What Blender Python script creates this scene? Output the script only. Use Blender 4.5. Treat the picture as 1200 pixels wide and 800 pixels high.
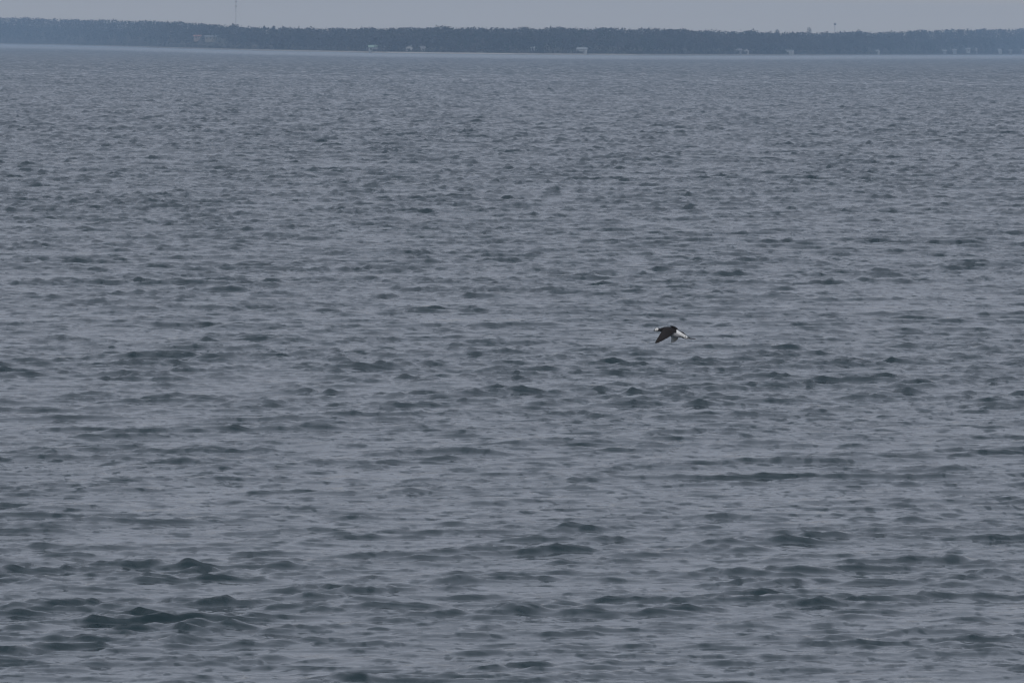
import bpy, bmesh, math, random
import numpy as np
from mathutils import Vector, Matrix

for o in list(bpy.data.objects): bpy.data.objects.remove(o)
scene = bpy.context.scene
C = scene.collection
R = math.radians

# ---------------------------------------------------------------- camera
CAM_H = 5.6                      # metres above the lake
HFOV = R(6.72)
FPX = 600 / math.tan(HFOV / 2)   # focal length in photograph pixels (1200 wide)
PITCH = math.atan(349 / FPX)     # the true horizon crosses the centre column at y = 51
ROLL = math.atan(12 / 1200)      # it drops 12 px from left to right
cam_d = bpy.data.cameras.new('camera')
cam = bpy.data.objects.new('camera', cam_d); C.objects.link(cam)
cam_d.sensor_width = 36; cam_d.angle = HFOV
cam_d.clip_start = 0.5; cam_d.clip_end = 60000
CM = Matrix.Rotation(R(90) - PITCH, 3, 'X') @ Matrix.Rotation(ROLL, 3, 'Z')
cam.matrix_world = Matrix.Translation((0, 0, CAM_H)) @ CM.to_4x4()
scene.camera = cam

def ray(px, py):
    return (CM @ Vector(((px - 600) / FPX, (400 - py) / FPX, -1))).normalized()
def on_water(px, py):
    d = ray(px, py); return Vector((0, 0, CAM_H)) + d * (-CAM_H / d.z)
def at_range(px, py, rng):       # point on that pixel's ray at horizontal range rng
    d = ray(px, py); return Vector((0, 0, CAM_H)) + d * (rng / math.hypot(d.x, d.y))

# ---------------------------------------------------------------- world: even overcast
SUN_EL, SUN_AZ = R(42), R(200)
w = bpy.data.worlds.new('World'); scene.world = w; w.use_nodes = True
nt = w.node_tree; nt.nodes.clear()
out = nt.nodes.new('ShaderNodeOutputWorld'); bg = nt.nodes.new('ShaderNodeBackground')
sky = nt.nodes.new('ShaderNodeTexSky'); sky.sky_type = 'NISHITA'; sky.sun_disc = False
sky.sun_elevation = SUN_EL; sky.sun_rotation = SUN_AZ; sky.dust_density = 6; sky.air_density = 1.5
hs = nt.nodes.new('ShaderNodeHueSaturation'); hs.inputs['Saturation'].default_value = 0.35
tc = nt.nodes.new('ShaderNodeTexCoord'); sep = nt.nodes.new('ShaderNodeSeparateXYZ')
ramp = nt.nodes.new('ShaderNodeValToRGB')
ramp.color_ramp.elements[0].position = 0.0; ramp.color_ramp.elements[0].color = (7.0, 6.2, 5.3, 1)
ramp.color_ramp.elements[1].position = 1.0; ramp.color_ramp.elements[1].color = (4.3, 4.75, 5.75, 1)
_e = ramp.color_ramp.elements.new(0.045); _e.color = (3.8, 4.12, 4.9, 1)
_e = ramp.color_ramp.elements.new(0.25); _e.color = (3.62, 3.96, 4.85, 1)
mix = nt.nodes.new('ShaderNodeMix'); mix.data_type = 'RGBA'; mix.inputs['Factor'].default_value = 0.88
nt.links.new(tc.outputs['Generated'], sep.inputs[0]); nt.links.new(sep.outputs['Z'], ramp.inputs[0])
nt.links.new(sky.outputs[0], hs.inputs['Color'])
nt.links.new(hs.outputs[0], mix.inputs['A']); nt.links.new(ramp.outputs[0], mix.inputs['B'])
nt.links.new(mix.outputs['Result'], bg.inputs[0]); bg.inputs[1].default_value = 0.1
nt.links.new(bg.outputs[0], out.inputs[0])

# ---------------------------------------------------------------- sun behind thick cloud
sd = bpy.data.lights.new('sun', 'SUN'); sd.energy = 1.0; sd.angle = R(25); sd.color = (1, 0.97, 0.93)
so = bpy.data.objects.new('sun', sd); C.objects.link(so)
sdir = Vector((math.sin(SUN_AZ) * math.cos(SUN_EL), math.cos(SUN_AZ) * math.cos(SUN_EL), math.sin(SUN_EL)))
so.rotation_euler = sdir.to_track_quat('Z', 'Y').to_euler()

vs = scene.view_settings
vs.view_transform = 'Standard'; vs.look = 'None'; vs.gamma = 1; vs.use_curve_mapping = False; vs.exposure = 0
scene.cycles.volume_bounces = 1
scene.cycles.filter_width = 1.3      # the soft rendering of a long telephoto

# ---------------------------------------------------------------- helpers
def tag(o, label=None, cat=None, group=None, kind=None):
    if label: o['label'] = label
    if cat: o['category'] = cat
    if group: o['group'] = group
    if kind: o['kind'] = kind
    return o

def mesh_obj(name, verts, faces, mat, parent=None, smooth=False):
    me = bpy.data.meshes.new(name)
    me.from_pydata([tuple(v) for v in verts], [], [tuple(f) for f in faces])
    me.update()
    if mat: me.materials.append(mat)
    if smooth: me.polygons.foreach_set('use_smooth', [True] * len(me.polygons))
    o = bpy.data.objects.new(name, me); C.objects.link(o)
    if parent: o.parent = parent
    return o

def np_mesh(name, V, F, mat, smooth=False):
    """big mesh from numpy arrays (F: n x 3 or n x 4)"""
    me = bpy.data.meshes.new(name); n, k = F.shape
    me.vertices.add(len(V)); me.vertices.foreach_set('co', V.astype(np.float32).ravel())
    me.loops.add(n * k); me.loops.foreach_set('vertex_index', F.astype(np.int32).ravel())
    me.polygons.add(n)
    me.polygons.foreach_set('loop_start', np.arange(0, n * k, k, dtype=np.int32))
    if smooth: me.polygons.foreach_set('use_smooth', np.ones(n, dtype=bool))
    me.update(calc_edges=True)
    me.materials.append(mat)
    o = bpy.data.objects.new(name, me); C.objects.link(o)
    return o

def empty(name, loc, rz=0):
    o = bpy.data.objects.new(name, None); C.objects.link(o)
    o.location = loc; o.rotation_euler = (0, 0, rz); o.empty_display_size = 0.5
    return o

def mottled(name, a, b, scale, rough=0.9):
    m = bpy.data.materials.new(name); m.use_nodes = True
    t = m.node_tree; p = t.nodes['Principled BSDF']
    n = t.nodes.new('ShaderNodeTexNoise'); n.inputs['Scale'].default_value = scale; n.inputs['Detail'].default_value = 4
    g = t.nodes.new('ShaderNodeNewGeometry')
    r = t.nodes.new('ShaderNodeValToRGB')
    r.color_ramp.elements[0].color = (*a, 1); r.color_ramp.elements[1].color = (*b, 1)
    r.color_ramp.elements[0].position = 0.35; r.color_ramp.elements[1].position = 0.65
    t.links.new(g.outputs['Position'], n.inputs['Vector'])
    t.links.new(n.outputs['Fac'], r.inputs[0]); t.links.new(r.outputs[0], p.inputs['Base Color'])
    p.inputs['Roughness'].default_value = rough
    return m

# ---------------------------------------------------------------- far shore, read off the photograph
SX = [-200, 0, 75, 150, 225, 300, 450, 600, 750, 900, 1050, 1200, 1400]
SY = [50.2, 52, 53.2, 55, 57.4, 59.4, 62.3, 64, 65, 65.1, 64.7, 64.2, 63.8]
TX = [-200, 0, 40, 90, 125, 150, 187, 225, 262, 275, 300, 350, 380, 410, 450, 480, 520, 560, 600, 640, 655, 700, 740, 780,
      800, 830, 850, 870, 885, 900, 945, 970, 985, 1005, 1014, 1030, 1060, 1075, 1100, 1115, 1150, 1200, 1400]
TY = [17, 20, 21, 23, 23, 24, 24.5, 26.5, 29, 30, 32.3, 32.3, 34, 32.7, 33.2, 32.2, 32, 32.5, 33.3, 33.4, 32.8, 33.1, 34, 33.7,
      34.2, 36, 36.9, 37.4, 36.2, 37.8, 38.4, 38, 37.2, 36.4, 38.8, 37.2, 37.2, 35.6, 35, 34.2, 34.3, 34, 33]
def shore_px(px): return float(np.interp(px, SX, SY))
def top_px(px): return float(np.interp(px, TX, TY))
def shore_pt(px): return on_water(px, shore_px(px))
TREE_H = 7.2
SLOPE_D = 110.0
def crest(px):                   # ground height of the plateau behind the shore
    s = shore_pt(px); rng = math.hypot(s.x, s.y) + SLOPE_D
    return max(1.5, at_range(px, top_px(px), rng).z - TREE_H)
def land(px, t):                 # point t metres inland on the bearing of pixel column px
    s = shore_pt(px); rng = math.hypot(s.x, s.y)
    p = s * ((rng + t) / rng)
    k = min(1, max(0, t / SLOPE_D)); k = k ** 0.75
    z = 0.45 * min(1, t / 3) + (crest(px) - 0.45) * k if t > 0 else -0.6
    z += 0.35 * math.sin(p.x * 0.11 + t * 0.05) * k
    return Vector((p.x, p.y, z))

# ---------------------------------------------------------------- water
def fft_tile(n, L, lmin, lpeak, lmax, theta, spread, seed):
    rg = np.random.default_rng(seed)
    k1 = 2 * np.pi * np.fft.fftfreq(n, L / n)
    kx, ky = np.meshgrid(k1, k1)
    k = np.hypot(kx, ky); k[0, 0] = 1
    kp = 2 * np.pi / lpeak
    S = np.exp(-0.9 * (kp / k) ** 2) / k ** 3.45
    c = np.cos(np.arctan2(ky, kx) - theta)
    S *= 0.03 + np.abs(c) ** spread
    S *= (k > 2 * np.pi / lmax) * np.exp(-(k * lmin / (2 * np.pi)) ** 2)
    a = (rg.normal(size=(n, n)) + 1j * rg.normal(size=(n, n))) * np.sqrt(S)
    h = np.fft.ifft2(a); sc = 1 / h.real.std()
    hx = np.fft.ifft2(1j * kx / k * a).real * sc; hy = np.fft.ifft2(1j * ky / k * a).real * sc
    return L, theta, np.stack([hx, hy, h.real * sc], -1).astype(np.float32)
def sample(tile, X, Y, rot):
    L, _, T = tile; n = T.shape[0]; c, s = math.cos(rot), math.sin(rot)
    u = ((c * X + s * Y) / L * n) % n; v = ((-s * X + c * Y) / L * n) % n
    i = np.floor(u).astype(int); j = np.floor(v).astype(int); fu = (u - i)[..., None]; fv = (v - j)[..., None]
    i %= n; j %= n; i1 = (i + 1) % n; j1 = (j + 1) % n
    d = (T[j, i] * (1 - fu) + T[j, i1] * fu) * (1 - fv) + (T[j1, i] * (1 - fu) + T[j1, i1] * fu) * fv
    return np.stack([c * d[..., 0] - s * d[..., 1], s * d[..., 0] + c * d[..., 1], d[..., 2]], -1)

def make_water(mat):
    ys = list(np.linspace(-60, 62, 40)); y = 62.0
    while y < 9300:
        y *= 1 + (0.0011 if y < 1300 else 0.008); ys.append(y)
    ys = np.array(ys)
    core = np.linspace(-R(3.8), R(3.8), 405); step = core[1] - core[0]
    side = []; a = core[-1]
    while a < R(38): step *= 1.25; a += step; side.append(a)
    th = np.concatenate([-np.array(side[::-1]), core, np.array(side)])
    W = np.maximum(ys, 62.0)
    X = W[:, None] * np.tan(th)[None, :]; Y = np.repeat(ys[:, None], len(th), 1)
    big = fft_tile(1024, 67.0, 0.30, 1.9, 6.0, R(114), 6.0, 3)
    small = fft_tile(512, 17.3, 0.12, 0.7, 1.5, R(92), 3.0, 8)
    gust = fft_tile(256, 640.0, 12, 60, 300, R(60), 1.0, 5)
    group = fft_tile(512, 173.0, 2.5, 9, 30, R(85), 0.6, 11)
    q = sample(group, X, Y, 0.6)[..., 2]
    g = sample(gust, X, Y, 0.2)[..., 2]; g2 = sample(gust, X + 301, Y + 77, 1.1)[..., 2]
    swell = fft_tile(1024, 97.0, 0.6, 3.8, 9.0, R(130), 6.0, 14)
    rr = np.hypot(X, Y)
    A = sample(big, X, Y, 0.0) * 0.85 + sample(swell, X, Y, 0.08) * np.interp(rr, [80, 160, 320], [0.60, 0.75, 0.95])[..., None]
    mod = np.clip(1 + 0.08 * g, 0.5, 1.7) * np.clip(0.95 + 0.22 * q, 0.4, 1.9)
    hn = 2.6 * np.tanh(A[..., 2] * mod / 2.6)
    h = (np.exp(0.40 * hn) - 1.08) / 0.40                 # peaked crests, long flat troughs
    B = sample(small, X, Y, 0.37) * (np.clip(1 + 0.35 * g2, 0.3, 2) * np.clip(0.45 + 0.55 * hn, 0.12, 2.0))[..., None]
    D = np.stack([A[..., 0] * mod * 0.017 + B[..., 0] * 0.004,
                  A[..., 1] * mod * 0.017 + B[..., 1] * 0.004 - 1.0 * 0.019 * h,   # crests lean with the wind
                  0.019 * h + 0.009 * B[..., 2]], -1)
    # waves grow away from our shore; sheltered water under the far shore, and a flat rim where the mesh is coarse
    D *= np.interp(np.hypot(X, Y), [0, 75, 160, 300, 550, 1200, 2600, 3800, 14000], [0.78, 0.86, 1.05, 1.4, 2.0, 2.6, 1.2, 0.1, 0.05])[..., None]
    D *= np.interp(np.abs(th), [R(3.8), R(9)], [1, 0.0])[None, :, None]
    D *= np.interp(ys, [20, 62], [0.0, 1])[:, None, None]
    P = np.stack([X, Y, np.zeros_like(X)], -1) + D
    nr, nc = X.shape
    idx = np.arange(nr * nc).reshape(nr, nc)
    F = np.stack([idx[:-1, :-1], idx[:-1, 1:], idx[1:, 1:], idx[1:, :-1]], -1).reshape(-1, 4)
    o = np_mesh('water', P.reshape(-1, 3), F, mat, True)
    # lee of the far shore: the water lies calm in a strip that follows the shoreline
    bear = np.arctan2(X, np.maximum(Y, 1)); pxs = np.arange(-200, 1401, 20); sp = [shore_pt(p) for p in pxs]
    sr = np.interp(bear, [math.atan2(p.x, p.y) for p in sp], [math.hypot(p.x, p.y) for p in sp])
    off = CAM_H * FPX / np.maximum(rr, 1) - CAM_H * FPX / sr
    calm = np.clip((6.0 - off) / 2.5, 0, 1).astype(np.float32)
    o.data.attributes.new('calm', 'FLOAT', 'POINT').data.foreach_set('value', calm.ravel())
    return tag(o, 'grey choppy lake water stretching to the far shore', 'water', kind='structure')

def water_material():
    m = bpy.data.materials.new('lake_water'); m.use_nodes = True
    t = m.node_tree; p = t.nodes['Principled BSDF']
    p.inputs['Base Color'].default_value = (0.011, 0.029, 0.035, 1)
    p.inputs['IOR'].default_value = 1.333; p.inputs['Roughness'].default_value = 0.10
    g = t.nodes.new('ShaderNodeNewGeometry')
    acc = None
    for scl, amp in (((2.4, 0.7, 1), 0.045), ((1.3, 1.4, 1), 0.03), ((3.6, 3.2, 1), 0.05), ((15, 20, 1), 0.035)):
        mp = t.nodes.new('ShaderNodeMapping'); mp.inputs['Scale'].default_value = scl
        t.links.new(g.outputs['Position'], mp.inputs['Vector'])
        n = t.nodes.new('ShaderNodeTexNoise'); n.inputs['Scale'].default_value = 1; n.inputs['Detail'].default_value = 3.5; n.inputs['Roughness'].default_value = 0.6
        t.links.new(mp.outputs[0], n.inputs['Vector'])
        s = t.nodes.new('ShaderNodeVectorMath'); s.operation = 'SUBTRACT'; s.inputs[1].default_value = (0.5, 0.5, 0.5)
        t.links.new(n.outputs['Color'], s.inputs[0])
        k = t.nodes.new('ShaderNodeVectorMath'); k.operation = 'MULTIPLY'; k.inputs[1].default_value = (amp * 2, amp * 2.6, 0)
        t.links.new(s.outputs[0], k.inputs[0])
        if acc is None: acc = k
        else:
            ad = t.nodes.new('ShaderNodeVectorMath'); ad.operation = 'ADD'
            t.links.new(acc.outputs[0], ad.inputs[0]); t.links.new(k.outputs[0], ad.inputs[1]); acc = ad
    # sparse short wavelets with their steep faces to the south
    for scl, amp, lo, hi in (((2.0, 0.75, 1), 0.15, 0.56, 0.68), ((5.5, 2.4, 1), 0.15, 0.57, 0.69)):
        mp = t.nodes.new('ShaderNodeMapping'); mp.inputs['Scale'].default_value = scl; mp.inputs['Rotation'].default_value = (0, 0, R(8))
        t.links.new(g.outputs['Position'], mp.inputs['Vector'])
        n = t.nodes.new('ShaderNodeTexNoise'); n.inputs['Scale'].default_value = 1; n.inputs['Detail'].default_value = 2.5
        n.inputs['Distortion'].default_value = 0.4
        t.links.new(mp.outputs[0], n.inputs['Vector'])
        q = t.nodes.new('ShaderNodeMapRange'); q.inputs['From Min'].default_value = lo; q.inputs['From Max'].default_value = hi
        q.inputs['To Max'].default_value = -amp; t.links.new(n.outputs['Fac'], q.inputs['Value'])
        cb = t.nodes.new('ShaderNodeCombineXYZ'); t.links.new(q.outputs[0], cb.inputs['Y'])
        ad = t.nodes.new('ShaderNodeVectorMath'); ad.operation = 'ADD'
        t.links.new(acc.outputs[0], ad.inputs[0]); t.links.new(cb.outputs[0], ad.inputs[1]); acc = ad
    # gusts roughen the ripples in patches; under the far shore the water lies calm
    gm = t.nodes.new('ShaderNodeTexNoise'); gm.inputs['Scale'].default_value = 0.06; gm.inputs['Detail'].default_value = 3
    t.links.new(g.outputs['Position'], gm.inputs['Vector'])
    gr = t.nodes.new('ShaderNodeMapRange'); gr.inputs['From Min'].default_value = 0.3; gr.inputs['From Max'].default_value = 0.7
    gr.inputs['To Min'].default_value = 0.55; gr.inputs['To Max'].default_value = 1.35
    t.links.new(gm.outputs['Fac'], gr.inputs['Value'])
    sx = t.nodes.new('ShaderNodeSeparateXYZ'); t.links.new(g.outputs['Position'], sx.inputs[0])
    ca = t.nodes.new('ShaderNodeAttribute'); ca.attribute_name = 'calm'
    cr = t.nodes.new('ShaderNodeMapRange'); cr.inputs['To Min'].default_value = 1; cr.inputs['To Max'].default_value = 0.35
    t.links.new(ca.outputs['Fac'], cr.inputs['Value'])
    mu = t.nodes.new('ShaderNodeMath'); mu.operation = 'MULTIPLY'
    t.links.new(gr.outputs[0], mu.inputs[0]); t.links.new(cr.outputs[0], mu.inputs[1])
    sc = t.nodes.new('ShaderNodeVectorMath'); sc.operation = 'SCALE'
    t.links.new(acc.outputs[0], sc.inputs[0]); t.links.new(mu.outputs[0], sc.inputs['Scale'])
    # beyond about a kilometre the mesh no longer carries the single waves: their slopes live here, steep faces to the south
    mp = t.nodes.new('ShaderNodeMapping'); mp.inputs['Scale'].default_value = (0.55, 0.22, 1); t.links.new(g.outputs['Position'], mp.inputs['Vector'])
    n = t.nodes.new('ShaderNodeTexNoise'); n.inputs['Scale'].default_value = 1; n.inputs['Detail'].default_value = 3; t.links.new(mp.outputs[0], n.inputs['Vector'])
    s = t.nodes.new('ShaderNodeVectorMath'); s.operation = 'SUBTRACT'; s.inputs[1].default_value = (0.5, 0.66, 0.5); t.links.new(n.outputs['Color'], s.inputs[0])
    k = t.nodes.new('ShaderNodeVectorMath'); k.operation = 'MULTIPLY'; k.inputs[1].default_value = (0.45, 0.9, 0); t.links.new(s.outputs[0], k.inputs[0])
    fr = t.nodes.new('ShaderNodeMapRange'); fr.inputs['From Min'].default_value = 500; fr.inputs['From Max'].default_value = 1700; t.links.new(sx.outputs['Y'], fr.inputs['Value'])
    fm = t.nodes.new('ShaderNodeMath'); fm.operation = 'MULTIPLY'; t.links.new(fr.outputs[0], fm.inputs[0]); t.links.new(cr.outputs[0], fm.inputs[1])
    fs = t.nodes.new('ShaderNodeVectorMath'); fs.operation = 'SCALE'; t.links.new(k.outputs[0], fs.inputs[0]); t.links.new(fm.outputs[0], fs.inputs['Scale'])
    fa = t.nodes.new('ShaderNodeVectorMath'); fa.operation = 'ADD'; t.links.new(sc.outputs[0], fa.inputs[0]); t.links.new(fs.outputs[0], fa.inputs[1])
    ad = t.nodes.new('ShaderNodeVectorMath'); ad.operation = 'ADD'
    t.links.new(g.outputs['Normal'], ad.inputs[0]); t.links.new(fa.outputs[0], ad.inputs[1])
    nm = t.nodes.new('ShaderNodeVectorMath'); nm.operation = 'NORMALIZE'; t.links.new(ad.outputs[0], nm.inputs[0])
    t.links.new(nm.outputs[0], p.inputs['Normal'])
    return m
make_water(water_material())

# ---------------------------------------------------------------- far shore ground
def make_land():
    pxs = list(range(-200, 1401, 8)); ts = [-4, 0.5, 3, 7, 14, 25, 40, 60, 85, 110, 160, 260, 500]
    V = [land(px, t) for px in pxs for t in ts]; n = len(ts)
    F = [(i * n + j, (i + 1) * n + j, (i + 1) * n + j + 1, i * n + j + 1) for i in range(len(pxs) - 1) for j in range(n - 1)]
    m = mottled('shore_ground', (0.05, 0.045, 0.035), (0.10, 0.085, 0.06), 0.05)
    t = m.node_tree; p = t.nodes['Principled BSDF']; r = p.inputs['Base Color'].links[0].from_socket
    g = t.nodes.new('ShaderNodeNewGeometry'); s = t.nodes.new('ShaderNodeSeparateXYZ'); t.links.new(g.outputs['Position'], s.inputs[0])
    mr = t.nodes.new('ShaderNodeMapRange'); mr.inputs['From Min'].default_value = 0.5; mr.inputs['From Max'].default_value = 0.75
    t.links.new(s.outputs['Z'], mr.inputs['Value'])
    mx = t.nodes.new('ShaderNodeMix'); mx.data_type = 'RGBA'; mx.inputs['A'].default_value = (0.42, 0.40, 0.36, 1)
    t.links.new(mr.outputs[0], mx.inputs['Factor']); t.links.new(r, mx.inputs['B']); t.links.new(mx.outputs['Result'], p.inputs['Base Color'])
    tag(mesh_obj('far_shore_hill', V, F, m, smooth=True), 'low wooded rise with a pale beach across the lake', 'hill', kind='structure')
make_land()

# ---------------------------------------------------------------- woods
M_BARE = mottled('bare_twigs', (0.036, 0.034, 0.038), (0.075, 0.068, 0.070), 0.05)
M_CONIFER = mottled('conifer_needles', (0.018, 0.030, 0.018), (0.040, 0.060, 0.034), 0.15)
M_BARK = mottled('bark', (0.05, 0.042, 0.035), (0.10, 0.085, 0.07), 1.2)
rg = np.random.default_rng(21)
def crown_tris(h, r, conifer, n, base=0.22, size=0.8):
    """n ragged triangles spread through a crown of height h and radius r, local coordinates"""
    z = rg.uniform(base, 1, n); a = rg.uniform(0, 2 * np.pi, n)
    prof = (1.02 - z) / (1 - base) if conifer else np.sqrt(np.clip(1 - ((z - (1 + base) / 2) / ((1 - base) * 0.505)) ** 2, 0.02, 1))
    rad = r * prof * np.sqrt(rg.uniform(0.15, 1, n))
    c = np.stack([rad * np.cos(a), rad * np.sin(a), z * h], -1)
    off = rg.normal(size=(n, 3, 3)) * size * np.array([0.8, 0.8, 0.9])
    return (c[:, None, :] + off).reshape(-1, 3)

CLEAR = [(227, 238, 50), (240, 266, 52), (432, 443, 6), (475, 484, 6), (493, 499, 5), (621, 627, 10), (674, 688, 6), (862, 878, 6),
         (918, 930, 5), (1025, 1031, 6), (1101, 1121, 9), (1126, 1146, 16), (1166, 1203, 9)]   # open ground in front of the houses
def make_wood():
    VB, VC = [], []
    N = 13000
    px = rg.uniform(-190, 1390, N); u = rg.uniform(0, 1, N)
    for i in range(N):
        t = 4 + (SLOPE_D + 60) * u[i] ** 1.1
        if any(a < px[i] < b and t < max(tt, 9) + 2 and i % 5 for a, b, tt in CLEAR): continue
        p = land(px[i], t)
        patch = math.sin(p.x * 0.021 + 1.3) + math.sin(p.x * 0.0083 + t * 0.03)
        con = rg.uniform() < (0.30 if patch > 0.8 else 0.06)
        h = TREE_H * (rg.uniform(0.84, 1.0)) * (0.75 if t < 12 else 1)
        h *= 1 + 0.07 * math.sin(p.x * 0.31 + 2 * math.sin(p.x * 0.043)) * math.sin(p.x * 0.067 + 1)
        T = crown_tris(h, h * (0.18 if con else 0.36), con, 18, 0.1, 0.42 if con else 0.55)
        (VC if con else VB).append(T + np.array(p))
    for x in rg.uniform(-190, 1390, 3200):                 # scrub along the bank
        p = land(x, rg.uniform(2.5, 5)); hh = rg.uniform(0.7, 1.5)
        VB.append(crown_tris(hh, hh * 0.8, False, 8, 0.05, 0.25) + np.array(p))
    for nm, VV, mat, lab in (('bare_woodland', VB, M_BARE, 'leafless grey brown woodland covering the far shore'),
                             ('conifer_woodland', VC, M_CONIFER, 'dark conifers mixed through the woodland of the far shore')):
        V = np.concatenate(VV); F = np.arange(len(V)).reshape(-1, 3)
        tag(np_mesh(nm, V, F, mat), lab, 'woodland', kind='stuff')
make_wood()

def tree(px, top, width_px, conifer, label, t=SLOPE_D + 5):
    p = land(px, t); rng = math.hypot(p.x, p.y)
    topz = at_range(px, top, rng).z; h = topz - p.z; r = width_px * rng / FPX / 2
    root = empty('conifer_tree' if conifer else 'bare_tree', p)
    tag(root, label, 'tree')
    V, F = [], []
    def limb(a, b, ra, rb, k=6):
        a, b = Vector(a), Vector(b); d = (b - a).normalized(); s = d.orthogonal().normalized(); q = d.cross(s); i0 = len(V)
        for c, rr in ((a, ra), (b, rb)):
            for j in range(k):
                an = 2 * math.pi * j / k; V.append(c + (s * math.cos(an) + q * math.sin(an)) * rr)
        for j in range(k): F.append((i0 + j, i0 + (j + 1) % k, i0 + k + (j + 1) % k, i0 + k + j))
        F.append(tuple(i0 + j for j in range(k - 1, -1, -1))); F.append(tuple(i0 + k + j for j in range(k)))
    limb((0, 0, -0.4), (0.05, 0, h * 0.5), 0.26, 0.16); limb((0.05, 0, h * 0.5), (0, 0.05, h * 0.93), 0.16, 0.03)
    for j in range(9):
        an = j * 2.4; z0 = h * (0.35 + 0.05 * j)
        limb((0, 0, z0), (math.cos(an) * r * 0.75, math.sin(an) * r * 0.75, z0 + (0.05 if conifer else 0.22) * h), 0.09, 0.02, 5)
    mesh_obj('trunk', V, F, M_BARK, root)
    n = 420
    T = crown_tris(h, r, conifer, n, max(0.15, 1 - 2.5 * r / h) if not conifer else 0.15, 0.2)
    mesh_obj('crown', T, np.arange(n * 3).reshape(-1, 3).tolist(), M_CONIFER if conifer else M_BARE, root)

tree(320.5, 30.6, 4, False, 'thin bare tree poking above the skyline right of the radio mast')
tree(350, 31.0, 7, True, 'bushy dark conifer standing up on the skyline beside a dip')
tree(645, 30.8, 4, True, 'narrow pointed conifer alone on the skyline above the wide white lakeside house')
tree(698, 32.0, 4, True, 'small dark conifer tip on the skyline near the narrow pointed conifer')
tree(882, 34.8, 12, False, 'broad bare tree at the drop of the skyline')
tree(910.5, 35.0, 6, False, 'small rounded bare tree between the broad bare tree and the tallest round one')
tree(948, 32.6, 7, False, 'tallest round bare tree on the skyline beside the round headed tower')
tree(1006, 34.8, 9, False, 'wide bare tree on the skyline just before a pale notch')
tree(1153, 33.2, 5, False, 'bare tree tip on the skyline above the cluster of white houses')

# ---------------------------------------------------------------- houses along the far shore
M_WHITE = mottled('white_siding', (0.38, 0.39, 0.39), (0.50, 0.50, 0.50), 0.6)
M_CREAM = mottled('cream_siding', (0.22, 0.20, 0.17), (0.28, 0.26, 0.22), 0.6)
M_GREY = mottled('grey_siding', (0.26, 0.28, 0.30), (0.34, 0.35, 0.37), 0.6)
M_PINK = mottled('pinkish_siding', (0.30, 0.23, 0.20), (0.37, 0.29, 0.25), 0.6)
M_GREEN = mottled('green_roof_metal', (0.20, 0.30, 0.24), (0.27, 0.37, 0.30), 0.5)
M_ROOF = mottled('grey_shingle', (0.20, 0.20, 0.21), (0.30, 0.30, 0.31), 1.0)
M_PALEROOF = mottled('pale_roof_metal', (0.24, 0.26, 0.27), (0.33, 0.35, 0.36), 0.6)
M_REDROOF = mottled('faded_red_roof', (0.34, 0.16, 0.12), (0.44, 0.23, 0.17), 0.8)
M_PANE = bpy.data.materials.new('window_glass'); M_PANE.use_nodes = True
_n = M_PANE.node_tree; _p = _n.nodes['Principled BSDF']; _t = _n.nodes.new('ShaderNodeTexNoise'); _r = _n.nodes.new('ShaderNodeValToRGB')
_r.color_ramp.elements[0].color = (0.02, 0.025, 0.03, 1); _r.color_ramp.elements[1].color = (0.05, 0.06, 0.07, 1)
_n.links.new(_t.outputs['Fac'], _r.inputs[0]); _n.links.new(_r.outputs[0], _p.inputs['Base Color']); _p.inputs['Roughness'].default_value = 0.1

def box(x0, x1, y0, y1, z0, z1):
    V = [(x, y, z) for z in (z0, z1) for y in (y0, y1) for x in (x0, x1)]
    return V, [(0, 2, 3, 1), (4, 5, 7, 6), (0, 1, 5, 4), (2, 6, 7, 3), (0, 4, 6, 2), (1, 3, 7, 5)]

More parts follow.
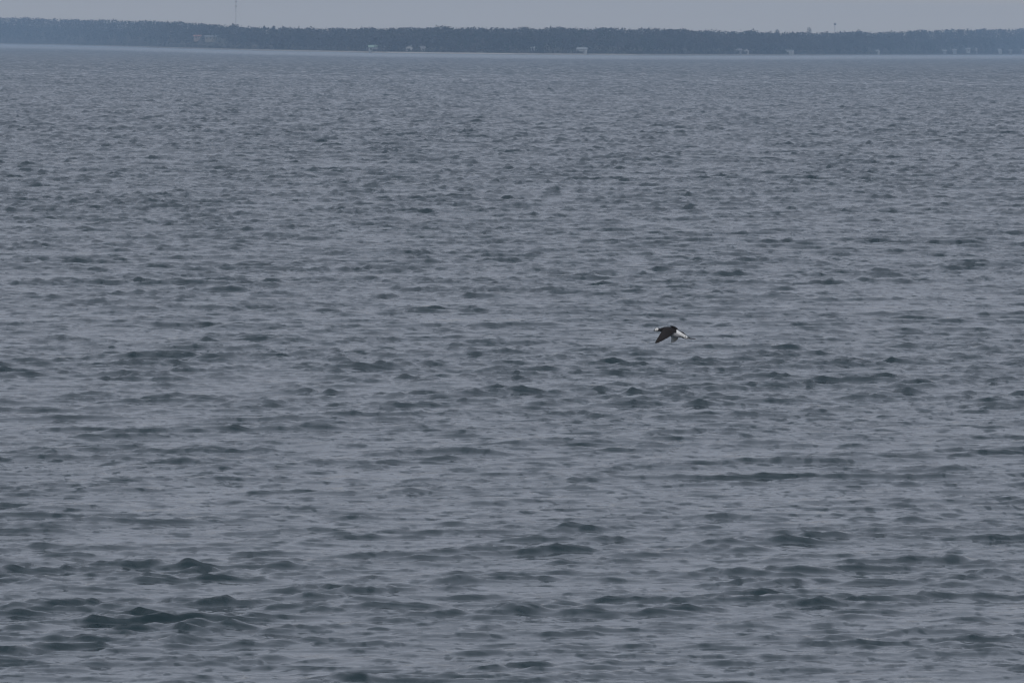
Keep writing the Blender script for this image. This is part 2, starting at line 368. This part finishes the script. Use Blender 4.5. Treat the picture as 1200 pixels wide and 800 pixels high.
def house(px0, px1, wall_top, ground_px, wall, roof, label, t=6.0, roof_h=0.9, depth=5.0, gable_front=False, name='lake_house', chimney=True, group=None):
    t = max(t, 9.0); pc = (px0 + px1) / 2; s = land(pc, t); rng = math.hypot(s.x, s.y); k = rng / FPX
    z = at_range(pc, ground_px, rng).z
    z = max(0.5, min(z, s.z + 0.3)); z = max(z, s.z - 0.2) if t > 20 else z
    wd = (px1 - px0) * k / 2; h = max(2.3, at_range(pc, wall_top, rng).z - z)
    root = empty(name, (s.x, s.y, z), -math.atan2(s.x, s.y)); tag(root, label, 'house', group)
    d = depth / 2
    mesh_obj('wall', *box(-wd, wd, -d, d, -1.0, h), wall, root)
    e, th = 0.25, 0.14
    if gable_front:
        prof = [(-wd - e, h - 0.05), (0, h + roof_h + 0.2), (wd + e, h - 0.05), (wd + e, h - 0.05 + th), (0, h + roof_h + 0.2 + th), (-wd - e, h - 0.05 + th)]
        V = [(x, y, zz) for y in (-d - e, d + e) for x, zz in prof]
        mesh_obj('gable', [(-wd, -d, h), (wd, -d, h), (0, -d, h + roof_h), (-wd, -d + .2, h), (wd, -d + .2, h), (0, -d + .2, h + roof_h)],
                 [(0, 1, 2), (3, 5, 4), (0, 3, 4, 1), (1, 4, 5, 2), (2, 5, 3, 0)], wall, root)
    else:
        prof = [(-d - e, h - 0.05), (0, h + roof_h), (d + e, h - 0.05), (d + e, h - 0.05 + th), (0, h + roof_h + th), (-d - e, h - 0.05 + th)]
        V = [(x, y, zz) for x in (-wd - e, wd + e) for y, zz in prof]
        for sx in (-1, 1):
            x0, x1 = sx * wd, sx * (wd - 0.15)
            mesh_obj('gable', [(x0, -d, h), (x0, d, h), (x0, 0, h + roof_h - .05), (x1, -d, h), (x1, d, h), (x1, 0, h + roof_h - .05)],
                     [(0, 1, 2), (3, 5, 4), (0, 3, 4, 1), (1, 4, 5, 2), (2, 5, 3, 0)], wall, root)
    F = [(0, 1, 7, 6), (1, 2, 8, 7), (2, 3, 9, 8), (3, 4, 10, 9), (4, 5, 11, 10), (5, 0, 6, 11), (0, 5, 4, 1), (1, 4, 3, 2), (6, 7, 10, 11), (7, 8, 9, 10)]
    rf = mesh_obj('roof', V, F, roof, root)
    if chimney: mesh_obj('chimney', *box(wd * .4, wd * .4 + .5, -0.2, 0.3, h + roof_h * .4, h + roof_h + .6), M_GREY, rf)
    n = max(1, int(wd * 2 / 2.2)); dr = n // 2
    for i in range(n):
        x = -wd + (i + .5) * 2 * wd / n
        if i == dr and n > 1:
            mesh_obj('door', *box(x - .42, x + .42, -d - .06, -d + .02, 0.05, 2.0), M_GREY, root)
        else:
            f = mesh_obj('window', *box(x - .5, x + .5, -d - .05, -d + .02, .9, 1.9), wall, root)
            mesh_obj('pane', *box(x - .42, x + .42, -d - .07, -d - .04, .98, 1.82), M_PANE, f)

house(227, 238, 44.2, 47.0, M_PINK, M_REDROOF, 'pinkish house with faded red roof on the slope below the radio mast', t=50, roof_h=.9)
house(240, 266, 45.2, 47.4, M_CREAM, M_PALEROOF, 'long low cream shed beside the pinkish house on the slope', t=52, roof_h=.5, chimney=False, name='farm_shed')
house(432, 443, 58.9, 61.6, M_GREY, M_GREEN, 'grey lakeside house with green roof at the water edge', roof_h=1.0)
house(475.5, 483.5, 58.0, 61.8, M_WHITE, M_PALEROOF, 'taller white gabled house at the water beside a tiny white cottage', gable_front=True)
house(493, 498.5, 60.8, 62.8, M_WHITE, M_ROOF, 'tiny white cottage low at the water beside the taller white house', t=4.5, roof_h=.6, chimney=False)
house(622, 626.5, 59.0, 62.0, M_GREY, M_PALEROOF, 'tiny grey cottage among trees near the wide white lakeside house', t=10, chimney=False)
house(674, 688, 61.6, 64.2, M_WHITE, M_PALEROOF, 'wide white lakeside house with pale roof standing alone', roof_h=.9)
house(862, 869, 62.2, 64.6, M_GREY, M_ROOF, 'grey cottage with dark shingle roof next to a white cottage', chimney=False)
house(872, 877.5, 61.8, 64.4, M_WHITE, M_ROOF, 'white gabled cottage next to the grey shingle cottage', gable_front=True, chimney=False)
house(918, 930, 62.6, 64.6, M_WHITE, M_PALEROOF, 'long low white boathouse at the water below the round headed tower', t=4.5, roof_h=.35, chimney=False, name='boathouse')
house(1025, 1031, 59.8, 63.6, M_WHITE, M_PALEROOF, 'tall white gabled house standing by itself at the water', gable_front=True)
house(1101, 1109, 60.6, 63.6, M_GREY, M_PALEROOF, 'grey pale roofed house at the edge of the white house cluster', roof_h=1.0, chimney=False)
house(1112, 1121, 59.8, 63.0, M_GREY, M_ROOF, 'wide grey shingle roofed house within the white house cluster', t=9, roof_h=1.1)
house(1126, 1137, 57.8, 61.2, M_WHITE, M_PALEROOF, 'large white house set higher behind the shore cluster', t=16, roof_h=.9)
house(1142, 1145.5, 57.2, 63.0, M_WHITE, M_ROOF, 'narrow tall white house in the shore cluster', gable_front=True, chimney=False)
house(1166, 1174, 58.2, 62.6, M_WHITE, M_ROOF, 'white gabled house with dark roof in the shore cluster', gable_front=True, t=9)
house(1178, 1186, 60.0, 63.2, M_CREAM, M_ROOF, 'cream house with dark roof in the shore cluster', roof_h=1.2)
house(1192, 1203, 59.4, 63.0, M_PINK, M_PALEROOF, 'pinkish pale roofed house at the end of the shore cluster', roof_h=1.0)

# ---------------------------------------------------------------- masts on the skyline
M_STEEL = mottled('galvanised_steel', (0.20, 0.20, 0.21), (0.28, 0.28, 0.29), 0.8, 0.6)
def bars(segs, r):
    V, F = [], []
    for a, b in segs:
        a, b = Vector(a), Vector(b); d = (b - a).normalized(); s = d.orthogonal().normalized(); q = d.cross(s); i = len(V)
        for c in (a, b):
            for j in range(4):
                an = math.pi / 2 * j; V.append(c + (s * math.cos(an) + q * math.sin(an)) * r)
        F += [(i + j, i + (j + 1) % 4, i + 4 + (j + 1) % 4, i + 4 + j) for j in range(4)] + [(i + 3, i + 2, i + 1, i), (i + 4, i + 5, i + 6, i + 7)]
    return V, F
def radio_mast(px, top):
    t = 170; p = land(px, t); rng = math.hypot(p.x, p.y); h = at_range(px, top, rng).z - p.z; k = rng / FPX
    root = empty('radio_mast', p); tag(root, 'tall thin lattice radio mast with antennas rising above the wooded far shore', 'mast')
    rr = 0.30; leg = [(rr * math.cos(a), rr * math.sin(a)) for a in (R(90), R(210), R(330))]
    for x, y in leg: mesh_obj('leg', *bars([((x, y, -1), (x, y, h))], 0.028), M_STEEL, root)
    seg = []; n = int(h / 1.0)
    for i in range(n):
        z0, z1 = h * i / n, h * (i + 1) / n
        for j in range(3): seg.append(((*leg[j], z0), (*leg[(j + 1) % 3], z1)))
    mesh_obj('bracing', *bars(seg, 0.015), M_STEEL, root)
    for f, ht, wd in ((0.0, 1.5, 0.75), (2.8, 1.4, 0.6)):
        zc = h - f * 1.0 - ht / 2
        for x, y in leg:
            ant = mesh_obj('antenna', *bars([((x * 1.9, y * 1.9, zc - ht / 2), (x * 1.9, y * 1.9, zc + ht / 2))], 0.13), M_STEEL, root)
            mesh_obj('bracket', *bars([((0, 0, zc), (x * 1.9, y * 1.9, zc))], 0.05), M_STEEL, ant)
    for a in (R(30), R(150), R(270)):
        mesh_obj('guy_wire', *bars([((0, 0, h * .85), (math.cos(a) * 9, math.sin(a) * 9, 0))], 0.012), M_STEEL, root)
radio_mast(276, 0.8)

def lathe(prof, k=14):
    V = [(r * math.cos(2 * math.pi * j / k), r * math.sin(2 * math.pi * j / k), z) for r, z in prof for j in range(k)]
    F = [(i * k + j, i * k + (j + 1) % k, (i + 1) * k + (j + 1) % k, (i + 1) * k + j) for i in range(len(prof) - 1) for j in range(k)]
    F += [tuple(range(k - 1, -1, -1)), tuple((len(prof) - 1) * k + j for j in range(k))]
    return V, F
def round_tower(px, top):
    t = 165; p = land(px, t); rng = math.hypot(p.x, p.y); h = at_range(px, top, rng).z - p.z; k = rng / FPX; r = 1.6 * k
    root = empty('round_headed_tower', p); tag(root, 'slender tower with a small round head above the wooded skyline', 'tower')
    mesh_obj('stem', *lathe([(.34, -1), (.30, .3), (.17, h * .3), (.15, h - 2 * r)]), M_STEEL, root, True)
    prof = [(max(.03, r * math.sin(a)), h - r - r * .85 * math.cos(a)) for a in np.linspace(0, math.pi, 9)]
    hd = mesh_obj('head', *lathe(prof), M_STEEL, root, True)
    mesh_obj('rod', *bars([((0, 0, h - r * .2), (0, 0, h + .25))], .04), M_STEEL, hd)
round_tower(978, 26.8)

# ---------------------------------------------------------------- the duck
def make_duck():
    ZP = 0.0008                                   # metres per 1/16 photograph pixel at the bird
    def P(zx, zy, y=0.0): return Vector(((zx - 560) * ZP, y, (290 - zy) * ZP))
    parts = []                                    # (verts, faces, colour)
    # trunk, neck and head: rings along the spine (centre x, y in zoom pixels; half height, half width in zoom pixels)
    spine = [(276, 272, 14, 12), (286, 268, 27, 23), (306, 263, 37, 31), (328, 262, 37, 31), (350, 264, 30, 27), (378, 266, 29, 28),
             (410, 265, 41, 40), (450, 266, 60, 58), (510, 278, 78, 74), (580, 294, 86, 82), (650, 321, 86, 78), (720, 342, 68, 64),
             (790, 352, 54, 50), (840, 386, 42, 40), (880, 411, 26, 32), (905, 420, 12, 24)]
    k = 20; V, F = [], []
    for i, (x, y, hh, hw) in enumerate(spine):
        a, b = spine[max(0, i - 1)], spine[min(len(spine) - 1, i + 1)]
        d = (P(b[0], b[1]) - P(a[0], a[1])).normalized(); up = Vector((-d.z, 0, d.x))
        for j in range(k):
            an = 2 * math.pi * j / k
            V.append(P(x, y) + up * (math.cos(an) * hh * ZP) + Vector((0, math.sin(an) * hw * ZP, 0)))
    F = [(i * k + j, i * k + (j + 1) % k, (i + 1) * k + (j + 1) % k, (i + 1) * k + j) for i in range(len(spine) - 1) for j in range(k)]
    F += [tuple(range(k - 1, -1, -1)), tuple((len(spine) - 1) * k + j for j in range(k))]
    parts.append((V, F, 'trunk'))
    def slab(rows, thick, tagname):
        """rows: (lead, trail) point pairs from root to tip; a thin cambered wing"""
        m = 9; V, F = [], []
        for r, (a, b) in enumerate(rows):
            a2, b2 = rows[max(0, r - 1)], rows[min(len(rows) - 1, r + 1)]
            span = ((b2[0] + b2[1]) - (a2[0] + a2[1])).normalized(); ch = (b - a)
            nrm = span.cross(ch.normalized()).normalized()
            if nrm.z < 0: nrm = -nrm
            for s in (1, -1):
                for i in range(m):
                    u = i / (m - 1); tk = thick * (0.35 + 1.0 * math.sin(math.pi * min(1, u * 0.75 + .2)))
                    V.append(a + ch * u + nrm * (0.07 * ch.length * math.sin(math.pi * u) + s * tk / 2))
        n = 2 * m
        for r in range(len(rows) - 1):
            o = r * n; q = o + n
            for i in range(m - 1):
                F.append((o + i, o + i + 1, q + i + 1, q + i)); F.append((o + m + i, q + m + i, q + m + i + 1, o + m + i + 1))
            F.append((o, q, q + m, o + m)); F.append((o + m - 1, o + n - 1, q + n - 1, q + m - 1))
        for o in (0, (len(rows) - 1) * n):
            for i in range(m - 1): F.append((o + i, o + m + i, o + m + i + 1, o + i + 1))
        parts.append((V, F, tagname))
    slab([(P(478, 214, -.015), P(690, 284, -.02)), (P(452, 220, -.066), P(650, 300, -.070)), (P(408, 286, -.092), P(582, 368, -.10)),
          (P(372, 342, -.12), P(528, 406, -.135)), (P(340, 396, -.145), P(470, 436, -.16)), (P(310, 446, -.165), P(404, 472, -.175)),
          (P(289, 484, -.18), P(348, 499, -.185)), (P(280, 504, -.188), P(300, 508, -.188))], .008, 'near_wing')
    slab([(P(500, 226, .015), P(716, 270, .02)), (P(520, 256, .05), P(740, 318, .055)), (P(560, 346, .09), P(720, 380, .10)),
          (P(584, 408, .12), P(716, 436, .13)), (P(586, 458, .145), P(680, 474, .15)), (P(580, 498, .16), P(640, 500, .165)),
          (P(574, 516, .17), P(598, 514, .17))], .008, 'far_wing')
    # scapulars over the back, tail
    slab([(P(560, 196, -.03), P(700, 246, -.022)), (P(590, 190, 0), P(712, 244, 0)), (P(560, 196, .03), P(700, 246, .022))], .012, 'back')
    slab([(P(862, 392, -.032), P(862, 412, .032)), (P(930, 412, -.024), P(930, 430, .024)), (P(980, 424, -.010), P(980, 431, .010)),
          (P(1046, 432, -.004), P(1046, 434, .004))], .009, 'tail')
    bm = bmesh.new(); src, lab = [], []
    for V, F, nm in parts:
        vv = [bm.verts.new(v) for v in V]
        for f in F:
            try: bm.faces.new([vv[i] for i in f])
            except ValueError: pass
    bmesh.ops.recalc_face_normals(bm, faces=bm.faces[:])
    me = bpy.data.meshes.new('flying_duck'); bm.to_mesh(me); bm.free()
    o = bpy.data.objects.new('flying_duck', me); C.objects.link(o)
    rm = o.modifiers.new('remesh', 'REMESH'); rm.mode = 'VOXEL'; rm.voxel_size = 0.0032
    sm = o.modifiers.new('smooth', 'SMOOTH'); sm.factor = .5; sm.iterations = 3
    dg = bpy.context.evaluated_depsgraph_get()
    me2 = bpy.data.meshes.new_from_object(o.evaluated_get(dg)); o.modifiers.clear(); o.data = me2; me2.name = 'flying_duck'
    # feather colours: nearest source part, then plumage zones
    co = np.empty(len(me2.vertices) * 3, np.float32); me2.vertices.foreach_get('co', co); co = co.reshape(-1, 3)
    best = np.full(len(co), 1e9); which = np.zeros(len(co), int)
    for pi, (V, F, nm) in enumerate(parts):
        A = np.array([tuple(v) for v in V]); pts = [A] + [A[list(f)].mean(0)[None] for f in F]; A = np.concatenate(pts)
        d = np.min(((co[:, None, :] - A[None, :, :]) ** 2).sum(-1), 1)
        which = np.where(d < best, pi, which); best = np.minimum(best, d)
    zx = co[:, 0] / ZP + 560; zy = 290 - co[:, 2] / ZP; y = co[:, 1]
    cx = np.array([s[0] for s in spine]); cy = np.interp(zx, cx, [s[1] for s in spine]); ch = np.interp(zx, cx, [s[2] for s in spine])
    rel = (cy - zy) / np.maximum(ch, 1)           # +1 back, -1 belly
    dark = np.array([.014, .0125, .013]); brown = np.array([.022, .0185, .018]); white = np.array([.88, .88, .86]); grey = np.array([.46, .46, .47]); black = np.array([.006, .006, .007])
    col = np.tile(dark, (len(co), 1))
    tr = which == 0
    col[tr & (zx > 560) & (zy > 318)] = grey
    band = zy - (306 + (zx - 720) * .62)              # white stripe running down the flank to the tail
    col[tr & (zx > 790) & (band > 30)] = dark
    col[tr & (zx > 684) & (zx < 892) & (np.abs(band) < 33)] = white
    col[tr & (zx > 684) & (band <= -31)] = dark
    col[tr & (zx > 280) & (zx < 343) & (rel > -0.55)] = white * .95
    col[tr & (zx <= 342) & (rel > 0.86)] = grey * .4
    col[tr & (zx > 332) & (zx < 350) & (rel < -0.1)] = black
    nw = which == 1; col[nw] = brown
    fw = which == 2; col[fw] = [.6, .56, .52]
    lead = fw & (zx < 560 + (zy - 300) * .14 + 50) & (zy > 400); col[lead] = [.8, .8, .8]
    at = me2.color_attributes.new('plumage', 'FLOAT_COLOR', 'POINT')
    at.data.foreach_set('color', np.concatenate([col, np.ones((len(col), 1))], 1).astype(np.float32).ravel())
    m = bpy.data.materials.new('plumage'); m.use_nodes = True; t = m.node_tree; p = t.nodes['Principled BSDF']
    a = t.nodes.new('ShaderNodeVertexColor'); a.layer_name = 'plumage'
    n = t.nodes.new('ShaderNodeTexNoise'); n.inputs['Scale'].default_value = 60; n.inputs['Detail'].default_value = 3
    tcn = t.nodes.new('ShaderNodeTexCoord'); t.links.new(tcn.outputs['Object'], n.inputs['Vector'])
    mr = t.nodes.new('ShaderNodeMapRange'); mr.inputs['To Min'].default_value = .7; mr.inputs['To Max'].default_value = 1.25
    t.links.new(n.outputs['Fac'], mr.inputs['Value'])
    mx = t.nodes.new('ShaderNodeVectorMath'); mx.operation = 'SCALE'; t.links.new(a.outputs['Color'], mx.inputs[0]); t.links.new(mr.outputs[0], mx.inputs['Scale'])
    t.links.new(mx.outputs[0], p.inputs['Base Color']); p.inputs['Roughness'].default_value = .75
    p.inputs['Specular IOR Level'].default_value = .2
    me2.materials.clear(); me2.materials.append(m)
    me2.polygons.foreach_set('use_smooth', [True] * len(me2.polygons))
    mb = mottled('bill_horn', (.03, .03, .032), (.06, .058, .056), 40, .5)
    bv, bf = [], []
    for x, yy, hh, hw in ((286, 270, 17, 13), (272, 276, 12, 12), (262, 281, 8, 11), (254, 284, 4, 7)):
        for j in range(10):
            an = 2 * math.pi * j / 10; bv.append(P(x, yy) + Vector((0, math.sin(an) * hw * ZP, math.cos(an) * hh * ZP)))
    bf = [(i * 10 + j, i * 10 + (j + 1) % 10, (i + 1) * 10 + (j + 1) % 10, (i + 1) * 10 + j) for i in range(3) for j in range(10)] + [tuple(range(9, -1, -1)), tuple(range(30, 40))]
    mesh_obj('bill', bv, bf, mb, o, True)
    for s in (-1, 1):
        V, F = lathe([(max(.0003, .0038 * math.sin(a_)), -.0038 * math.cos(a_)) for a_ in np.linspace(0, math.pi, 6)], 8)
        c = P(312, 258, s * .0245); mesh_obj('eye', [Vector(v) + c for v in V], F, mb, o, True)
    rng = 0.0128 * FPX
    o.location = at_range(750 + 560 / 16, 370 + 290 / 16, rng)
    o.rotation_euler = (0, 0, -math.atan2(o.location.x, o.location.y))
    tag(o, 'dark duck with white face and flanks flying low over the water, wings down', 'duck')
make_duck()

# ---------------------------------------------------------------- haze
def make_haze():
    V, F = box(-7000, 7000, -300, 9700, -3, 52)
    m = bpy.data.materials.new('haze_air'); m.use_nodes = True; t = m.node_tree
    for n in list(t.nodes):
        if n.type == 'BSDF_PRINCIPLED': t.nodes.remove(n)
    v = t.nodes.new('ShaderNodeVolumePrincipled'); v.inputs['Color'].default_value = (0.52, 0.74, 1.0, 1)
    v.inputs['Density'].default_value = 1.25e-4; v.inputs['Anisotropy'].default_value = 0.0
    o = [n for n in t.nodes if n.type == 'OUTPUT_MATERIAL'][0]; t.links.new(v.outputs[0], o.inputs['Volume'])
    tag(mesh_obj('haze', V, F, m), 'thin bluish haze over the lake', 'haze', kind='stuff')
make_haze()
